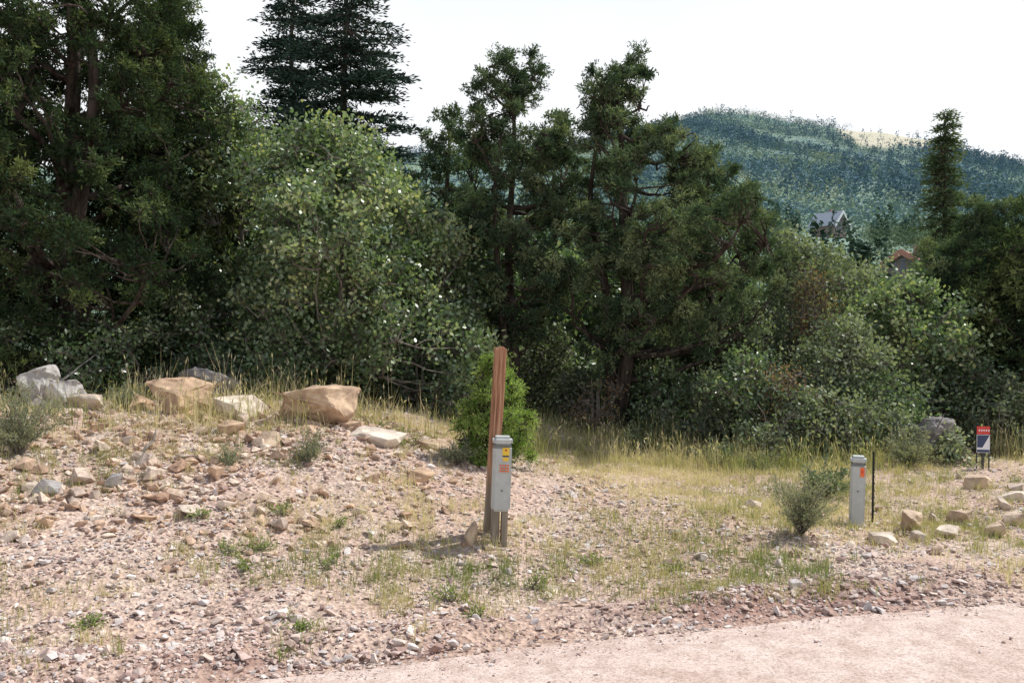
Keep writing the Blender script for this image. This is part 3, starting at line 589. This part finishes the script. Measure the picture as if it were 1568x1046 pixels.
def boxm(bm, x0, x1, y0, y1, z0, z1, bev=0, mi=0):
    r_ = bmesh.ops.create_cube(bm, size=1)
    for v in r_['verts']: v.co = Vector(((x0+x1)/2+v.co.x*(x1-x0), (y0+y1)/2+v.co.y*(y1-y0), (z0+z1)/2+v.co.z*(z1-z0)))
    fs = set(f for v in r_['verts'] for f in v.link_faces)
    for f in fs: f.material_index = mi
    if bev:
        es = list(set(e for v in r_['verts'] for e in v.link_edges))
        o = bmesh.ops.bevel(bm, geom=es, offset=bev, segments=3, affect='EDGES')
        for f in o['faces']: f.material_index = mi
def part(name, fn, mats, parent, loc=(0, 0, 0), rot=(0, 0, 0)):
    bm = bmesh.new(); fn(bm); me_ = bpy.data.meshes.new(name); bm.to_mesh(me_); bm.free()
    for m_ in mats: me_.materials.append(m_)
    o = bpy.data.objects.new(name, me_); COL.objects.link(o); o.parent = parent; o.location = loc; o.rotation_euler = rot; return o
def empty(name, x, y, dz=0, rot=(0, 0, 0)):
    e = bpy.data.objects.new(name, None); COL.objects.link(e); e.location = (x, y, float(H(x, y))+dz); e.rotation_euler = rot; return e
D1 = 6.75; X1 = (749-784)/1400*D1
pe = empty('wooden_post', X1, D1, 0, (0, math.radians(3.6), .2))
def f(bm):
    boxm(bm, -.042, .042, -.042, .042, -.3, 1.38)
    bmesh.ops.subdivide_edges(bm, edges=bm.edges[:], cuts=16, use_grid_fill=True)
    for v in bm.verts:
        if v.co.z > 1.37: v.co.z += .008*math.sin(v.co.x*90+1)+.014*random.random()-.06*max(v.co.x, 0)
        v.co.x += random.uniform(-1, 1)*.0015; v.co.y += random.uniform(-1, 1)*.0015
        if v.co.z > .9 and v.co.y < -.035 and abs(v.co.x) < .004: v.co.y += .003
        if abs(v.co.x) > .03 and abs(v.co.y) > .035: v.co.x *= .93+random.random()*.03; v.co.y *= .94
part('post_timber', f, [M_post], pe)
def pedestal(name, px, d, w, dp, h, z0, labels, rot, wood=False):
    x = (px-784)/1400*d; e = empty(name, x, d, 0, rot)
    part('housing', lambda bm: boxm(bm, -w/2, w/2, -dp/2, dp/2, z0, h-.07, .016), [M_ped], e)
    part('cap', lambda bm: boxm(bm, -w/2-.004, w/2+.004, -dp/2-.004, dp/2+.004, h-.068, h, .02), [M_ped], e)
    def seam(bm):
        boxm(bm, -w/2+.004, w/2-.004, -dp/2+.004, dp/2-.004, h-.076, h-.06, .002)
        boxm(bm, -.007, .007, -dp/2-.007, -dp/2+.002, h*.5, h*.5+.014, .003)
    part('seam_and_lock', seam, [M_seam], e)
    if wood:
        def legs(bm):
            boxm(bm, -w/2+.005, -w/2+.06, -dp/2+.02, dp/2-.02, -.2, z0+.02, .004)
            boxm(bm, -w/2+.075, w/2-.012, -dp/2+.03, dp/2-.03, -.2, z0+.02, .004)
        part('stub_posts', legs, [M_post], e)
    else:
        part('ground_sleeve', lambda bm: boxm(bm, -w/2+.01, w/2-.01, -dp/2+.012, dp/2-.012, -.2, z0+.02, .004), [M_ped], e)
    for i, (lx, lz, lw, lh, mt) in enumerate(labels):
        part('label_%d' % (i+1), lambda bm: boxm(bm, lx-lw/2, lx+lw/2, -dp/2-.003-.0007*i, -dp/2-.0005+.001, lz-lh/2, lz+lh/2), [mt], e)
    return e
lab = [(.02, .655, .05, .055, M_yel), (.02, .622, .045, .008, M_black), (.0205, .600, .04, .025, M_yel), (.02, .665, .014, .014, M_redm)]
for zc in (.555, .535, .515):
    for kx in (-.02, -.002, .016, .034):
        lab.append((kx+.005, zc, .010, .011, M_orange))
lab = [(a+0, z_+.03, w_, h_, m_) for a, z_, w_, h_, m_ in lab]
pedestal('utility_pedestal', 764, 6.62, .132, .12, .79, .25, lab, (0, math.radians(2.0), .12), True)
pedestal('utility_pedestal', 1313, 7.75, .120, .12, .60, 0., [(.03, .47, .035, .08, M_orange), (.03, .475, .015, .03, M_redm)], (0, math.radians(1.5), -.3))
xs = (1338-784)/1400*7.85
pe = empty('marker_stake', xs, 7.85, 0, (0, .01, .1))
def f(bm):
    boxm(bm, -.009, .009, -.002, .002, -.2, .62); boxm(bm, -.002, .002, -.016, -.0025, -.2, .62)
    for i in range(8): boxm(bm, -.005, .005, -.0205, -.0165, .1+i*.06, .115+i*.06)
part('steel_stake', f, [M_dark], pe)
xs = (1507-784)/1400*10.4
pe = empty('yard_sign', xs, 10.4, .0, (0, 0, -.15))
def f(bm):
    boxm(bm, -.012, .012, .004, .02, -.3, .42); boxm(bm, .06, .072, .004, .016, -.3, .40); boxm(bm, -.072, -.06, .004, .016, -.3, .40)
part('stakes', f, [M_dark], pe)
part('red_panel', lambda bm: boxm(bm, -.07, .07, -.006, .003, .40, .49, .002), [M_redm], pe)
part('red_panel_lettering', lambda bm: [boxm(bm, -.05+i*.025, -.037+i*.025, -.009, -.0065, .435, .455) for i in range(5)], [M_white], pe)
part('white_panel', lambda bm: boxm(bm, -.07, .07, -.006, .003, .19, .395, .002), [M_white], pe)
def f(bm):
    vs = [bm.verts.new(p) for p in ((-.066, -.0085, .25), (-.01, -.0085, .25), (.066, -.0085, .39), (-.066, -.0085, .39))]; bm.faces.new(vs)
    boxm(bm, -.066, .066, -.010, -.0065, .195, .225)
part('white_panel_print', f, [M_navy], pe)

# ------------------------------------------------------------ houses
M_sid = plain('brown_siding', (.24, .19, .17), .8); M_roofg = plain('grey_roof', (.36, .40, .46), .6); M_rroof = plain('red_roof', (.38, .18, .13), .7)
M_glass = plain('window_glass', (.08, .10, .13), .1)
def house(name, px, d, w, dep, hw, hr, roof, wall, rot, trim, dz=0):
    x = (px-784)/1400*d; e = empty(name, x, d, dz, (0, 0, rot))
    def gable(bm, x0, x1, y0, y1, z0, z1, zr, mi=0):
        xm = (x0+x1)/2
        P = [(x0, z0), (x1, z0), (x1, z1), (xm, zr), (x0, z1)]
        a = [bm.verts.new((p[0], y0, p[1])) for p in P]; c = [bm.verts.new((p[0], y1, p[1])) for p in P]
        bm.faces.new(a); bm.faces.new(c[::-1])
        for i in range(5): bm.faces.new([a[i], c[i], c[(i+1) % 5], a[(i+1) % 5]])
    part('walls', lambda bm: gable(bm, -w/2, w/2, -dep/2, dep/2, -5, hw, hw+hr-.1), [wall], e)
    def rf(bm):
        sl = hr/(w/2)
        for sg in (-1, 1):
            xo = sg*(w/2+.5); P = [(0, hw+hr), (xo, hw-.5*sl), (xo, hw-.5*sl+.25), (0, hw+hr+.25)]
            a = [bm.verts.new((p[0], -dep/2-.7, p[1])) for p in P]; c = [bm.verts.new((p[0], dep/2+.7, p[1])) for p in P]
            bm.faces.new(a); bm.faces.new(c[::-1])
            for i in range(4): bm.faces.new([a[i], c[i], c[(i+1) % 4], a[(i+1) % 4]])
    part('roof', rf, [roof], e)
    def tr(bm):
        sl = hr/(w/2)
        for sg in (-1, 1):
            xo = sg*(w/2+.55); P = [(0, hw+hr-.3), (xo, hw-.55*sl-.3), (xo, hw-.55*sl+.35), (0, hw+hr+.35)]
            a = [bm.verts.new((p[0], -dep/2-.85, p[1])) for p in P]; c = [bm.verts.new((p[0], -dep/2-.705, p[1])) for p in P]
            bm.faces.new(a); bm.faces.new(c[::-1])
            for i in range(4): bm.faces.new([a[i], c[i], c[(i+1) % 4], a[(i+1) % 4]])
    part('bargeboards', tr, [trim], e)
    def wn(bm):
        for xx_ in (-w*.28, 0, w*.28): boxm(bm, xx_-w*.09, xx_+w*.09, -dep/2-.04, -dep/2-.003, hw*.35, hw*.35+1.2)
        boxm(bm, -w*.1, w*.1, -dep/2-.04, -dep/2-.003, hw+.1, hw+hr*.45)
    part('windows', wn, [M_glass], e)
    part('chimney', lambda bm: boxm(bm, w*.2, w*.2+.7, 0, .7, hw, hw+hr+.9), [wall], e)
    return e
house('timber_house', 1268, 190, 4.0, 5.5, 2.3, 2.3, M_roofg, M_sid, .6, M_white, .5)
house('cabin', 1388, 95, 3.0, 4.0, 1.6, 1.0, M_rroof, M_sid, -.6, M_rroof, .4)

# ------------------------------------------------------------ light
az = math.radians(62); el = math.radians(54)
sd = Vector((math.sin(az)*math.cos(el), math.cos(az)*math.cos(el), math.sin(el)))
L_ = bpy.data.lights.new('sun', 'SUN'); L_.energy = 5.0; L_.angle = math.radians(.53); L_.color = (1, .97, .91)
so = bpy.data.objects.new('sun', L_); COL.objects.link(so); so.rotation_euler = (-sd).to_track_quat('-Z', 'Y').to_euler(); so.location = sd*50
w = bpy.data.worlds.new('World'); scene.world = w; w.use_nodes = True; nt = w.node_tree
bg = nt.nodes['Background']; sky = N(nt, 'ShaderNodeTexSky', sky_type='NISHITA'); sky.sun_disc = False
sky.sun_elevation = el; sky.sun_rotation = az; sky.dust_density = 4; sky.air_density = 1.0; sky.ozone_density = 1; sky.altitude = 2000
tc = N(nt, 'ShaderNodeTexCoord'); sp = N(nt, 'ShaderNodeSeparateXYZ'); nt.links.new(tc.outputs['Generated'], sp.inputs[0])
cn = N(nt, 'ShaderNodeTexNoise'); cn.inputs['Scale'].default_value = 2.2; cn.inputs['Detail'].default_value = 5; nt.links.new(tc.outputs['Generated'], cn.inputs['Vector'])
ma = N(nt, 'ShaderNodeMath', operation='MULTIPLY_ADD'); nt.links.new(cn.outputs[0], ma.inputs[0]); ma.inputs[1].default_value = -.35; nt.links.new(sp.outputs[2], ma.inputs[2])
rp = ramp(nt, ma.outputs[0], [(.12, (.97, .97, .97)), (.5, (.05, .05, .05))])
c = mixc(nt, rp.outputs[0], sky.outputs[0], (7.1, 7.25, 7.4))
nt.links.new(c, bg.inputs[0]); bg.inputs[1].default_value = .15
cam = bpy.data.cameras.new('camera'); co = bpy.data.objects.new('camera', cam); COL.objects.link(co)
cam.lens = 32.14; cam.sensor_width = 36; cam.clip_end = 8000; cam.clip_start = .05
co.location = (0, 0, 1.7); co.rotation_euler = (math.radians(89), 0, 0); scene.camera = co
scene.view_settings.view_transform = 'Standard'; scene.view_settings.look = 'None'; scene.view_settings.exposure = 0
